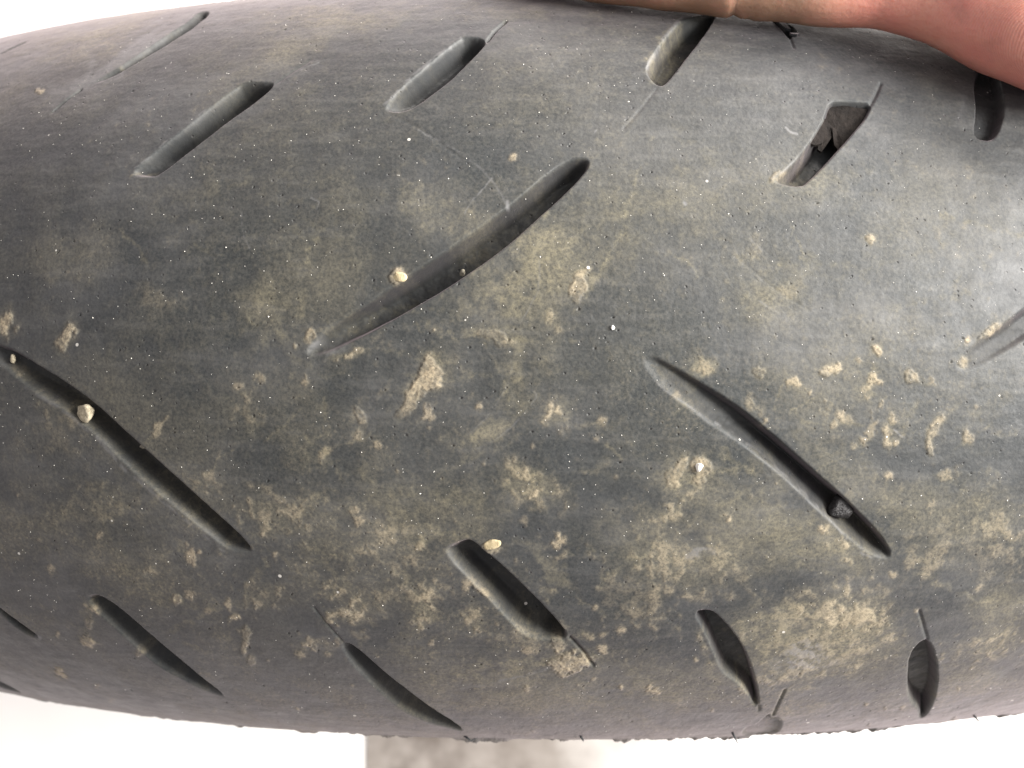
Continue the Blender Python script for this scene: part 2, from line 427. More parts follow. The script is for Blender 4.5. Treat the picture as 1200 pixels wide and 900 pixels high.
# ------------------------------------------------------------------ dirt: (x, y, rx, ry, angle deg, strength, kind)
# thick = a dried splash with a body, lace = broken crumbs, film = thin dust, scuff = grey wear
DIRT = [
    (8, 380, 13, 9, 70, 1, 'thick'), (80, 397, 8, 20, 15, .9, 'thick'), (468, 324, 12, 9, 10, 1.2, 'thick'), (500, 440, 14, 24, 35, 1.1, 'thick'),
    (480, 470, 6, 22, 30, .7, 'thick'), (412, 411, 30, 7, 5, .95, 'lace'), (357, 394, 16, 10, 40, .9, 'lace'), (681, 332, 9, 20, 15, .8, 'thick'),
    (645, 376, 9, 14, 10, .75, 'lace'), (582, 395, 26, 5, -12, .55, 'thick'), (604, 430, 14, 50, 10, .35, 'film'), (585, 500, 60, 10, 48, .5, 'film'),
    (652, 484, 26, 20, 20, 1, 'lace'), (690, 495, 30, 7, -20, .6, 'lace'), (630, 572, 48, 26, -30, .85, 'lace'), (628, 572, 44, 24, -30, .4, 'film'),
    (695, 547, 22, 8, 20, .7, 'lace'), (826, 552, 13, 12, 30, 1, 'thick'), (793, 553, 7, 22, 35, .75, 'thick'), (800, 590, 40, 6, 40, .7, 'lace'),
    (783, 600, 18, 14, 0, .6, 'lace'), (827, 430, 14, 15, 0, .7, 'lace'), (828, 431, 16, 16, 0, .4, 'film'), (968, 436, 10, 6, 10, 1, 'thick'),
    (980, 433, 8, 6, 40, .9, 'thick'), (1030, 408, 6, 6, 0, .9, 'thick'), (1018, 458, 16, 24, 10, 1, 'lace'), (1022, 440, 9, 14, 20, .8, 'lace'),
    (885, 475, 16, 14, 0, .6, 'lace'), (935, 458, 11, 12, 0, .85, 'lace'), (973, 487, 8, 14, 0, .8, 'lace'), (992, 494, 10, 14, 0, .8, 'lace'),
    (1022, 505, 7, 18, 5, .95, 'lace'), (1007, 517, 9, 11, 0, .9, 'lace'), (1041, 502, 8, 26, -8, .8, 'lace'), (1098, 500, 5, 16, 35, .7, 'thick'),
    (1090, 520, 5, 12, -10, .7, 'thick'), (1130, 513, 5, 11, -30, .6, 'thick'), (1163, 553, 6, 14, 0, .6, 'lace'), (1115, 555, 20, 10, 0, .7, 'lace'),
    (1068, 442, 8, 8, 0, .8, 'thick'), (1085, 452, 12, 6, 0, .6, 'lace'), (893, 432, 8, 5, 30, .5, 'thick'), (908, 402, 8, 7, 0, .5, 'lace'),
    (497, 630, 20, 14, 30, .85, 'lace'), (490, 640, 8, 16, 20, .8, 'lace'), (576, 638, 10, 7, 10, 1.1, 'thick'), (495, 716, 18, 20, 0, .95, 'lace'),
    (500, 728, 12, 10, 0, .7, 'lace'), (413, 722, 18, 12, 0, .9, 'lace'), (420, 748, 8, 12, 0, .7, 'lace'), (555, 724, 18, 18, 0, .8, 'lace'),
    (672, 776, 27, 10, 8, 1.1, 'thick'), (656, 757, 9, 10, 0, .8, 'thick'), (564, 690, 22, 4, -48, .9, 'thick'), (645, 693, 14, 9, -40, .9, 'lace'),
    (690, 742, 20, 9, -10, .8, 'lace'), (660, 652, 14, 5, 10, .5, 'lace'), (690, 650, 10, 8, 20, .6, 'lace'), (640, 660, 60, 9, -47, .5, 'film'),
    (104, 714, 9, 12, 0, .9, 'lace'), (104, 732, 6, 6, 0, .7, 'thick'), (103, 751, 11, 7, -35, 1, 'thick'), (70, 788, 9, 5, -40, 1, 'thick'),
    (209, 702, 7, 6, 0, .9, 'thick'), (178, 668, 9, 6, 0, .6, 'lace'), (288, 744, 5, 6, 0, .8, 'thick'), (287, 757, 4, 9, 10, .9, 'thick'),
    (295, 773, 6, 4, -30, .6, 'thick'), (370, 758, 26, 9, 5, .7, 'lace'), (356, 770, 10, 5, 0, .7, 'lace'), (167, 766, 6, 4, 30, .6, 'thick'),
    (310, 700, 34, 18, 0, .75, 'lace'), (395, 720, 10, 6, 0, .8, 'lace'), (385, 695, 22, 7, -20, .7, 'lace'), (182, 502, 24, 5, 48, .8, 'lace'),
    (343, 442, 7, 9, 0, .9, 'lace'), (377, 532, 9, 14, 0, .75, 'lace'), (296, 490, 18, 26, 0, .5, 'lace'), (420, 487, 6, 9, 0, .6, 'thick'),
    (300, 447, 5, 8, 0, .6, 'lace'), (418, 507, 6, 6, 0, .6, 'thick'), (285, 640, 16, 5, 10, .9, 'lace'), (270, 632, 14, 6, -40, .6, 'film'),
    (320, 600, 46, 36, 0, .55, 'lace'), (240, 568, 22, 14, 0, .4, 'lace'), (60, 510, 40, 30, 0, .3, 'lace'), (120, 590, 60, 24, 0, .28, 'lace'),
    (310, 370, 38, 34, 0, .5, 'film'), (355, 360, 10, 16, 0, .45, 'film'), (510, 245, 34, 28, 20, .5, 'film'), (545, 270, 26, 26, 0, .35, 'film'),
    (610, 340, 66, 62, 0, .55, 'film'), (640, 300, 40, 36, 20, .35, 'film'), (560, 350, 60, 20, 20, .3, 'film'), (700, 270, 70, 60, 0, .25, 'film'),
    (500, 600, 130, 34, 10, .45, 'film'), (455, 640, 46, 36, 0, .45, 'lace'), (450, 560, 40, 30, 0, .3, 'film'), (540, 520, 40, 10, 10, .35, 'film'),
    (470, 700, 60, 20, 10, .5, 'lace'), (620, 780, 90, 7, 8, .5, 'film'), (800, 640, 110, 34, -10, .55, 'film'), (860, 590, 120, 40, -30, .45, 'film'),
    (790, 660, 70, 40, 0, .55, 'lace'), (850, 670, 60, 26, 0, .55, 'lace'), (900, 560, 50, 20, -40, .4, 'film'), (750, 700, 50, 50, 0, .4, 'lace'),
    (940, 730, 76, 44, 10, .65, 'lace'), (970, 760, 90, 30, 5, .5, 'lace'), (910, 745, 40, 40, 0, .6, 'film'), (1010, 720, 46, 40, 30, .75, 'lace'),
    (930, 790, 70, 14, 14, .6, 'lace'), (960, 745, 120, 50, 0, .5, 'film'), (1100, 600, 100, 40, 0, .4, 'film'), (1160, 640, 60, 60, 0, .4, 'lace'),
    (1090, 650, 40, 40, 20, .5, 'lace'), (1170, 720, 40, 36, 0, .6, 'film'), (1150, 760, 60, 16, 15, .65, 'lace'), (1000, 640, 60, 30, -40, .5, 'film'),
    (930, 620, 70, 24, -40, .4, 'film'), (1000, 560, 80, 30, -40, .35, 'film'), (900, 340, 60, 50, 0, .35, 'film'), (880, 290, 30, 22, 0, .3, 'lace'),
    (920, 340, 20, 12, 0, .4, 'lace'), (960, 460, 70, 60, 0, .25, 'film'), (980, 640, 40, 10, -45, .7, 'lace'), (1018, 277, 6, 6, 0, .9, 'thick'),
    (820, 700, 18, 14, 0, .6, 'lace'), (828, 760, 10, 24, -20, .6, 'lace'), (835, 790, 10, 20, 0, .4, 'film'), (640, 740, 80, 24, 0, .25, 'lace'),
    (580, 810, 140, 30, 5, .3, 'film'), (700, 830, 130, 26, 0, .3, 'film'), (780, 800, 90, 30, 0, .35, 'film'), (620, 858, 26, 7, 0, .5, 'lace'),
    (780, 60, 14, 34, 32, .8, 'film'), (790, 58, 8, 24, 32, .7, 'lace'), (940, 195, 26, 5, 50, .7, 'lace'), (915, 205, 10, 5, 40, .7, 'thick'),
    (810, 240, 70, 60, 0, .2, 'film'), (960, 215, 60, 30, 0, .25, 'film'), (1090, 260, 90, 90, 0, .2, 'film'), (200, 480, 160, 110, 0, .15, 'film'),
    (130, 620, 150, 60, 0, .18, 'film'), (80, 300, 60, 40, 0, .18, 'film'), (165, 205, 16, 5, 20, .8, 'lace'), (1165, 385, 16, 7, 30, .8, 'thick'),
    (1131, 424, 6, 5, 0, .7, 'thick'), (385, 300, 60, 60, 0, .22, 'film'), (20, 435, 14, 5, -40, .8, 'thick'), (150, 522, 12, 6, -40, .6, 'lace'),
    (85, 478, 22, 8, -38, .8, 'lace'), (176, 350, 60, 16, 0, .15, 'lace'), (1125, 800, 60, 20, 10, .4, 'film'), (1000, 830, 120, 16, 5, .35, 'film'),
    (1040, 370, 50, 30, 0, .2, 'film'), (945, 770, 30, 14, 10, .8, 'pale'), (820, 650, 16, 8, 0, .6, 'pale'), (140, 30, 60, 20, 20, .5, 'film'),
    (60, 50, 50, 20, 15, .4, 'film'), (380, 22, 120, 14, 0, .35, 'film'), (600, 12, 120, 8, 0, .25, 'film'), (340, 60, 50, 20, 30, .25, 'film'),
    (1130, 120, 6, 30, 0, .2, 'scuff'), (140, 70, 110, 13, 32, .9, 'blue'), (390, 400, 26, 12, 25, .8, 'blue'), (380, 408, 18, 9, 10, .7, 'scuff'),  # first blue streak paints the highlight on the left edge groove
]
# pale hairlines, some scratches, some along groove rims: polylines, width px, strength
SCR = [
    ([(545, 250), (556, 232), (576, 210)], 1.6, .5), ([(490, 152), (525, 170), (560, 195), (585, 225), (594, 243)], 1.8, .35), ([(594, 243), (595, 236)], 4, .8),
    ([(283, 248), (284, 270), (292, 292)], 1.2, .35), ([(365, 232), (374, 236), (371, 243)], 1.3, .6), ([(630, 300), (632, 340), (608, 380)], 1.3, .3),
    ([(540, 807), (600, 795), (668, 778)], 2.2, .4), ([(890, 352), (935, 385)], 1.3, .4), ([(600, 430), (596, 450), (570, 490), (548, 510)], 1.5, .3),
    ([(622, 455), (628, 465), (600, 500), (565, 525), (540, 528)], 1.5, .3), ([(460, 490), (500, 525), (540, 550)], 1.5, .25), ([(1035, 492), (1050, 505), (1060, 512)], 1.6, .6),
    ([(180, 200), (215, 165), (250, 140)], 1.1, .35), ([(62, 130), (95, 105)], 2.2, .55), ([(158, 196), (200, 162), (240, 130)], 1.6, .45),
    ([(451, 122), (480, 92), (515, 62), (540, 44)], 2.4, .45), ([(757, 80), (780, 42), (800, 20)], 3.0, .5), ([(905, 211), (930, 189), (950, 164)], 2.0, .45),
    ([(840, 495), (880, 522), (920, 556), (955, 590), (980, 618), (1005, 645), (1035, 660)], 1.8, .6), ([(30, 455), (62, 474), (100, 501), (150, 552), (200, 595), (240, 628), (262, 646)], 3.0, .4),
    ([(765, 443), (790, 464), (830, 492)], 1.5, .45), ([(375, 72), (345, 85)], 1.5, .4), ([(800, 236), (803, 240)], 3, .8), ([(628, 202), (634, 199)], 3, .8),
    ([(692, 155), (697, 156), (699, 153)], 2, .8), ([(650, 80), (647, 74), (656, 70)], 1.5, .5), ([(921, 149), (927, 155), (934, 158)], 2, .8), ([(20, 730), (47, 747)], 3.5, .7),
    ([(1100, 470), (1102, 478)], 2, .5), ([(880, 280), (905, 300)], 1.2, .3), ([(505, 480), (480, 510), (470, 540)], 2, .25), ([(160, 640), (190, 655), (230, 668)], 2, .15),
    ([(990, 690), (1100, 700), (1190, 690)], 3, .12), ([(930, 650), (1000, 665)], 2, .2), ([(80, 830), (180, 842)], 2, .2), ([(420, 60), (530, 58)], 4, .1),
]


def paint(S, T, P):
    """dust, mud, scuff and relief of the dried dirt for every grid point"""
    rel = P - CAM
    PX = 600 + FOC * rel[..., 0] / -rel[..., 2]
    PY = 450 - FOC * rel[..., 1] / -rel[..., 2]
    warp1 = fbm(S, T, .0035, 11, 4) - .5
    warp2 = fbm(S, T, .0035, 21, 4) - .5
    n_lace = fbm(S, T, .0016, 31, 4, .62)
    n_fine = fbm(S, T, .0007, 41, 3, .6)
    n_mid = fbm(S, T, .009, 51, 5, .6)
    n_big = fbm(S, T, .035, 71, 4, .5)
    streak = fbm(S * .18, T, .0016, 81, 4, .6)
    side = fbm(S, T, .020, 91, 4, .55)
    PXw = PX + warp1 * 34; PYw = PY + warp2 * 34
    dust = .07 * smooth(.35, .75, n_big) + .10 * smooth(.45, .75, n_mid) * smooth(.35, .7, n_big) + .035 * smooth(.40, .75, streak)
    dust += .30 * smooth(.78, 1.0, abs(T) / (EDGE * RR)) * (.5 + n_mid) + .10 * smooth(100, -500, (PX - 600) - .6 * (PY - 450)) * smooth(.3, .7, n_mid)
    dust += .07 * smooth(.55, .72, n_lace) * (.4 + smooth(.4, .7, n_big))
    mud = .25 * smooth(.66, .78, n_lace) * smooth(.50, .66, side) * smooth(.45, .6, n_fine)
    scuff = .12 * smooth(.45, .8, side) + .10 * smooth(.5, .8, streak)
    body = np.zeros_like(dust); piece = np.zeros(S.shape, np.int16); pid = 0
    for (x, y, rx, ry, ang, amp, kind) in DIRT:
        if kind in ('film', 'pale', 'scuff', 'blue'): m = max(rx, ry) * 2.0 + 20
        else: m = max(rx, ry) * 1.5 + 22
        idx = np.where((abs(PX - x) < m) & (abs(PY - y) < m))
        if len(idx[0]) < 4: 
            if kind == 'thick': pid += 1
            continue
        k = 1.0 if kind != 'thick' else min(1.0, min(rx, ry) / 14 + .15)
        dx = PX[idx] + (PXw[idx] - PX[idx]) * k - x; dy = PY[idx] + (PYw[idx] - PY[idx]) * k - y
        a = math.radians(ang if ry > rx else -ang); c, s_ = math.cos(a), math.sin(a)
        q = np.hypot((dx * c + dy * s_) / rx, (-dx * s_ + dy * c) / ry)
        if kind == 'thick':
            pid += 1
            q2 = q + (n_lace[idx] - .5) * .9
            v = smooth(1.15, .80, q2)
            mud[idx] = np.maximum(mud[idx], np.minimum(amp, 1.1) * v * (.30 + .75 * smooth(.3, .65, n_lace[idx]) * (.6 + .5 * smooth(.3, .6, n_fine[idx]))))
            body[idx] = np.maximum(body[idx], v * .00022 * amp * (.5 + n_fine[idx]))
            dust[idx] += .18 * smooth(2.0, .8, q)
            if min(rx, ry) >= 5 and amp >= .7:
                pc = piece[idx]; pc[v > .55] = pid; piece[idx] = pc
        elif kind == 'lace':
            env = smooth(1.25, .25, q)
            thr = .64 - .20 * env
            v = (.35 + .65 * smooth(.35, .65, n_mid[idx])) * smooth(thr, thr + .13, n_lace[idx] + .16 * (n_fine[idx] - .5)) * smooth(1.35, .95, q)
            mud[idx] = np.maximum(mud[idx], amp * v * .95)
            body[idx] = np.maximum(body[idx], v * .00014 * amp)
            dust[idx] += amp * .42 * env * (.35 + n_fine[idx])
        elif kind == 'film':
            v = smooth(1.5, .3, q)
            dust[idx] += amp * .92 * v * smooth(.28, .72, .6 * n_mid[idx] + .4 * n_lace[idx] + .1 * v)
        elif kind == 'pale':
            v = smooth(1.4, .6, q) * smooth(.4, .55, n_lace[idx])
            scuff[idx] = np.maximum(scuff[idx], v * amp)
        elif kind == 'scuff':
            scuff[idx] += amp * .5 * smooth(1.4, .4, q)
        elif kind == 'blue':
            scuff[idx] += amp * .45 * smooth(1.3, .2, q) * (.5 + n_lace[idx])
    # smears and wisps of dust dragged over the rubber, and crumbs of dried dirt
    r4 = np.random.default_rng(23)
    wisps = []
    for _ in range(110):
        x = r4.uniform(120, 1180); y = r4.normal(540, 190); L_ = r4.uniform(25, 120); a = r4.choice([r4.normal(0, .25), r4.normal(-.75, .3), r4.normal(.7, .3)])
        b_ = r4.normal(0, .25)
        p = [(x + L_ * (t - .5) * math.cos(a + b_ * t), y + L_ * (t - .5) * math.sin(a + b_ * t) + 12 * b_ * math.sin(3 * t)) for t in (0, .33, .66, 1)]
        wisps.append((p, r4.uniform(1.5, 9), r4.uniform(.10, .38)))
    for p, w, amp in wisps:
        L = np.array(p); lo = L.min(0) - 22; hi = L.max(0) + 22
        idx = np.where((PX > lo[0]) & (PX < hi[0]) & (PY > lo[1]) & (PY < hi[1]))
        if len(idx[0]) < 4: continue
        x = PX[idx] + warp1[idx] * 22; y = PY[idx] + warp2[idx] * 22; dm = np.full(x.shape, 99.)
        for a, b in zip(L[:-1], L[1:]):
            e = b - a; u = np.clip(((x - a[0]) * e[0] + (y - a[1]) * e[1]) / (e @ e + 1e-9), 0, 1)
            dm = np.minimum(dm, np.hypot(x - a[0] - u * e[0], y - a[1] - u * e[1]))
        dust[idx] += amp * smooth(w, w * .1, dm) * smooth(.30, .65, n_lace[idx])
    for _ in range(230):
        x = r4.uniform(20, 1190); y = r4.uniform(60, 850)
        if r4.random() > .03 + .97 * float(smooth(300, 620, y + .1 * (x - 600))): continue
        r = 1.5 + 5.5 * r4.random() ** 2; asp = r4.uniform(.5, 1.6); a = r4.uniform(0, 3.14)
        idx = np.where((abs(PX - x) < 20) & (abs(PY - y) < 20))
        if len(idx[0]) < 4: continue
        dx = PX[idx] + warp1[idx] * 8 - x; dy = PY[idx] + warp2[idx] * 8 - y
        q = np.hypot((dx * math.cos(a) + dy * math.sin(a)) / (r * asp), (-dx * math.sin(a) + dy * math.cos(a)) / r) + (n_fine[idx] - .5) * 2.2 + (n_lace[idx] - .5) * 1.2
        v = smooth(1.15, .7, q) * r4.uniform(.35, 1.1)
        mud[idx] = np.maximum(mud[idx], v); body[idx] = np.maximum(body[idx], v * .00012)
    for line, w, amp in SCR:
        L = catmull(line, False, 4)
        lo = L.min(0) - 12; hi = L.max(0) + 12
        idx = np.where((PX > lo[0]) & (PX < hi[0]) & (PY > lo[1]) & (PY < hi[1]))
        if len(idx[0]) < 4: continue
        x = PX[idx] + warp1[idx] * 5; y = PY[idx] + warp2[idx] * 5; dm = np.full(x.shape, 99.)
        for a, b in zip(L[:-1], L[1:]):
            e = b - a; u = np.clip(((x - a[0]) * e[0] + (y - a[1]) * e[1]) / (e @ e + 1e-9), 0, 1)
            dm = np.minimum(dm, np.hypot(x - a[0] - u * e[0], y - a[1] - u * e[1]))
        scuff[idx] = np.maximum(scuff[idx], amp * smooth(w, w * .2, dm) * smooth(.30, .60, n_lace[idx]))
    n_spk = fbm(S, T, .00042, 171, 2, .6)
    dens = smooth(.35, .65, n_big) * smooth(.35, .6, n_mid) * (.15 + .85 * smooth(380, 640, PY + .12 * (PX - 600)))
    mud = np.maximum(mud, .42 * smooth(.70, .82, n_spk + .03 * dens) * (.10 + .9 * dens))
    dust += .16 * smooth(.55, .70, n_spk) * dens
    cloud = fbm(S * .6, T, .016, 181, 5, .62)
    scuff += .13 * smooth(.45, .75, cloud)
    soft = mud.copy()
    for _ in range(3):
        soft[1:-1] = (soft[:-2] + 2 * soft[1:-1] + soft[2:]) / 4
        soft[:, 1:-1] = (soft[:, :-2] + 2 * soft[:, 1:-1] + soft[:, 2:]) / 4
    mud = .22 * mud + .50 * soft
    return dust, mud, scuff, body, piece, warp1, n_fine, n_mid, streak


# ------------------------------------------------------------------ the tyre
tyre = bpy.data.objects.new('motorcycle_tyre', None)
COL.objects.link(tyre)
tyre.location = (0, 0, 0)
tyre.empty_display_size = 0.1
tag(tyre, 'worn black motorcycle tyre with slanted grooves and dried mud, a hand on its upper edge', 'tyre')
EDGE = math.radians(76.0)


def mesh_from(name, V, N, F, dirt, mat, parent=tyre, used=None):
    me = bpy.data.meshes.new(name)
    used_idx, inv = np.unique(F, return_inverse=True)
    Vv = V[used_idx]; F2 = inv.reshape(F.shape).astype(np.int32)
    me.vertices.add(len(Vv)); me.vertices.foreach_set('co', Vv.astype(np.float32).ravel())
    me.loops.add(F2.size); me.loops.foreach_set('vertex_index', F2.ravel())
    me.polygons.add(len(F2))
    me.polygons.foreach_set('loop_start', np.arange(0, F2.size, 4, dtype=np.int32))
    me.polygons.foreach_set('use_smooth', np.ones(len(F2), bool))
    me.update(calc_edges=True)
    if dirt is not None:
        at = me.attributes.new('dirt', 'FLOAT_COLOR', 'POINT')
        at.data.foreach_set('color', dirt[used_idx].astype(np.float32).ravel())
    if N is not None:
        me.normals_split_custom_set_from_vertices(N[used_idx].astype(np.float32))
    me.materials.append(mat)
    o = bpy.data.objects.new(name, me)
    COL.objects.link(o)
    o.parent = parent
    return o


RELIEF = {}


def height(s, t):
    i = min(max(int(np.searchsorted(RELIEF['s'], s)), 0), len(RELIEF['s']) - 1)
    j = min(max(int(np.searchsorted(RELIEF['t'], t)), 0), len(RELIEF['t']) - 1)
    return float(RELIEF['h'][i, j])


def build_tread(phis, psis, detailed):
    n, m = len(phis), len(psis)
    PH, PS = np.meshgrid(phis, psis, indexing='ij')
    S = PH * R; T = PS * RR
    P0 = tpt(PH, PS); NR = tnrm(PH, PS)
    depth, lab, names = carve(S, T)
    if detailed:
        dust, mud, scuff, body, piece, warp, n_fine, n_mid, streak = paint(S, T, P0)
        inside = smooth(.0004, .0015, depth)
        mud *= 1 - .93 * inside; dust *= 1 - .35 * inside; scuff *= 1 - .75 * inside
        body = body * (1 - inside)
        piece = np.where(inside > .1, 0, piece)
    else:
        n_big = fbm(S, T, .03, 71, 3); dust = .3 * smooth(.4, .8, n_big); mud = 0 * dust; scuff = .1 + 0 * dust
        body = 0 * dust; piece = np.zeros(S.shape, np.int16); n_mid = n_big; n_fine = n_big; streak = n_big
    h = body - depth
    h += (n_mid - .5) * .00035 + (streak - .5) * .00010 + (n_fine - .5) * .00005
    if detailed:
        # lumps of dirt and wear inside the grooves
        h += (fbm(S, T, .0022, 131, 3) - .5) * .0004 * smooth(.0006, .002, depth)
        # pits and small cuts in the worn surface
        r2 = np.random.default_rng(5)
        npit = 700
        ps = r2.uniform(-.125, .125, npit); pt = r2.uniform(-.11, .11, npit); pr = .00016 + .00022 * r2.random(npit) ** 3
        dphi = phis[n // 2 + 1] - phis[n // 2]
        for a, b, r in zip(ps, pt, pr):
            i = np.searchsorted(phis * R, a); j = np.searchsorted(psis * RR, b)
            if i < 6 or j < 8 or i > n - 7 or j > m - 9: continue
            sl = (slice(i - 5, i + 6), slice(j - 8, j + 9))
            an = r2.uniform(0, 3.14); ds = S[sl] - a; dt = T[sl] - b
            u = ds * math.cos(an) + dt * math.sin(an); v = -ds * math.sin(an) + dt * math.cos(an)
            q = np.hypot(u / r, v / (r * .5))
            h[sl] -= .00035 * smooth(1.15, .3, q)
    # ragged feathered rim of the tread
    e = smooth(EDGE - .055, EDGE, abs(PS))
    rag = (fbm(S, T * .2, .0018, 141, 5, .75) - .42) * smooth(.25, .65, fbm(S, T * .1, .012, 161, 2)) * 1.6
    tear = smooth(.62, .74, fbm(S, T * .1, .007, 151, 2))
    h += e * (rag * .0014 + tear * .0006) * (PS < 0) + e * rag * .0008 * (PS > 0)
    P = P0 + NR * h[..., None]
    # normals of the whole sheet, so that separately linked pieces meet without a seam
    du = np.gradient(P, axis=0); dv = np.gradient(P, axis=1)
    N = np.cross(du, dv)
    N /= np.linalg.norm(N, axis=-1, keepdims=True) + 1e-20
    flip = np.sum(N * NR, -1) < 0
    N[flip] *= -1
    idx = np.arange(n * m).reshape(n, m)
    F = np.stack([idx[:-1, :-1], idx[1:, :-1], idx[1:, 1:], idx[:-1, 1:]], -1)
    # outward facing check
    fl = (lab[:-1, :-1] > 0) & (lab[1:, :-1] > 0) & (lab[1:, 1:] > 0) & (lab[:-1, 1:] > 0)
    FL = np.where(fl, lab[:-1, :-1], 0)
    pf = piece[:-1, :-1]
    if detailed: RELIEF.update(s=phis * R, t=psis * RR, h=h)
    V = P.reshape(-1, 3); NN = N.reshape(-1, 3)
    D4 = np.stack([dust, mud, scuff, smooth(.00012, .0009, depth)], -1).reshape(-1, 4)  # alpha: recess mask for unworn rubber and painted shade, slits included
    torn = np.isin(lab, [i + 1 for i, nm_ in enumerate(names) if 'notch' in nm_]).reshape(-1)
    D4[torn, 3] = np.maximum(D4[torn, 3], .9)  # notches too shallow to shade themselves, so darkened in the colour
    D4[:, :3] = np.clip(D4[:, :3], 0, 1)
    main = (FL == 0) & ((pf == 0) if detailed else True)
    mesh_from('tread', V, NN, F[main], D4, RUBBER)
    for k in range(1, len(names) + 1):
        s = FL == k
        if s.sum() < 12: continue
        nm = 'tread_groove'
        if 'slit' in names[k - 1]: nm = 'tread_slit'
        if 'notch' in names[k - 1]: nm = 'torn_notch'
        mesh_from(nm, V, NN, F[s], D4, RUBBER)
    if detailed:
        for k in np.unique(pf):
            if k == 0: continue
            s = (pf == k) & (FL == 0)
            if s.sum() < 30:
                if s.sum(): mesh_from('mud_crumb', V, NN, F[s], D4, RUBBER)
                continue
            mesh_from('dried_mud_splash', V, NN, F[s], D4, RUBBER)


core = np.linspace(-.45, .45, 1330)
grow = .45 + np.cumsum(np.linspace(core[1] - core[0], .0034, 175))
phis = np.concatenate([-grow[::-1], core, grow])
q = np.linspace(-1, 1, 720)
psis = np.arcsin(q * math.sin(EDGE))
build_tread(phis, psis, True)
PM = phis[-1]
build_tread(np.linspace(PM, 2 * math.pi - PM, 1300), np.arcsin(np.linspace(-1, 1, 110) * math.sin(EDGE)), False)


def ring(name, prof, mat, nseg=256):
    """surface of revolution round the hub from a profile of (radius from axle, y)"""
    prof = np.array(prof); n = nseg; m = len(prof)
    ph = np.linspace(0, 2 * math.pi, n, endpoint=False)[:, None]
    V = np.stack([HUB[0] + prof[None, :, 0] * np.sin(ph), prof[None, :, 1] + 0 * ph, HUB[2] + prof[None, :, 0] * np.cos(ph)], -1).reshape(-1, 3)
    i = np.arange(n)[:, None]; j = np.arange(m - 1)[None]
    a = i * m + j; b = ((i + 1) % n) * m + j
    F = np.stack([a, b, b + 1, a + 1], -1).reshape(-1, 4)
    return mesh_from(name, V, None, F, None, mat)


for sgn in (1, -1):
    pr = []
    for a in [64, 68, 72, 74.5] + list(np.linspace(76.5, 128, 24)):
        r = math.radians(a); inset = .0085 if a < 70 else .0075 if a < 74 else .0040 if a < 76 else .0014
        pr.append((RC + (RR - inset) * math.cos(r), sgn * (RR - inset) * math.sin(r)))
    # moulded rib round the sidewall
    pr2 = []
    for i_, (a, b) in enumerate(pr):
        pr2.append((a, b + sgn * (.0008 if i_ in (9, 10, 18) else 0)))
    ring('sidewall', pr2, PLAIN_RUBBER)
    rb, yb = pr[-1]
    ring('bead', [(rb, yb), (rb - .006, yb * .985), (rb - .010, yb * .93), (rb - .009, yb * .86), (rb - .003, yb * .84), (rb + .004, yb * .88)], PLAIN_RUBBER)
inner = [(RC + (RR - .009) * math.cos(math.radians(a)), (RR - .009) * math.sin(math.radians(a))) for a in np.linspace(-126, 126, 60)]
ring('inner_liner', inner, PLAIN_RUBBER)


# ------------------------------------------------------------------ small parts made from polygons
def mesh_obj(name, verts, faces, mat, parent=None, sm=True):
    me = bpy.data.meshes.new(name)
    me.from_pydata([tuple(v) for v in verts], [], faces)
    me.polygons.foreach_set('use_smooth', [sm] * len(me.polygons))
    me.materials.append(mat)
    o = bpy.data.objects.new(name, me); COL.objects.link(o)
    if parent: o.parent = parent
    return o


def whisker(name, pts, r, mat, parent=tyre):
    pts = [np.array(p, float) for p in pts]; V = []; F = []
    k = 6
    for i, p in enumerate(pts):
        d = pts[min(i + 1, len(pts) - 1)] - pts[max(i - 1, 0)]; d /= np.linalg.norm(d)
        a = np.cross(d, [0.3, 0.2, .9]); a /= np.linalg.norm(a); b = np.cross(d, a)
        rr = r * (1 - .75 * i / (len(pts) - 1))
        for j in range(k):
            t = 2 * math.pi * j / k
            V.append(p + rr * (math.cos(t) * a + math.sin(t) * b))
    for i in range(len(pts) - 1):
        for j in range(k):
            F.append((i * k + j, i * k + (j + 1) % k, (i + 1) * k + (j + 1) % k, (i + 1) * k + j))
    F.append(tuple(range(k))[::-1]); F.append(tuple((len(pts) - 1) * k + j for j in range(k)))
    return mesh_obj(name, V, F, mat, parent)


def edge_pt(x, y):
    return ray(x, y)[0]


def pix_at(x, y, z):
    """point on a sight line at height z"""
    t = (CAM[2] - z)
    return np.array([CAM[0] + (x - 600) / FOC * t, CAM[1] - (y - 450) / FOC * t, z])


for (a, b, c) in (((858, 858), (862, 866), (866, 873)), ((1141, 838), (1146, 844), (1149, 848)), ((544, 862), (552, 868), (560, 864)), ((680, 862), (683, 867), (684, 869))):
    p = edge_pt(*a)
    whisker('rubber_whisker', [p, pix_at(b[0], b[1], p[2]), pix_at(c[0], c[1], p[2] - .001)], .00035, PLAIN_RUBBER)


M_TORN = simple_mat('torn_brown_rubber', (0.008, 0.007, 0.0065, 1), (0.020, 0.0165, 0.0145, 1), 500, .85, .0006, .08)
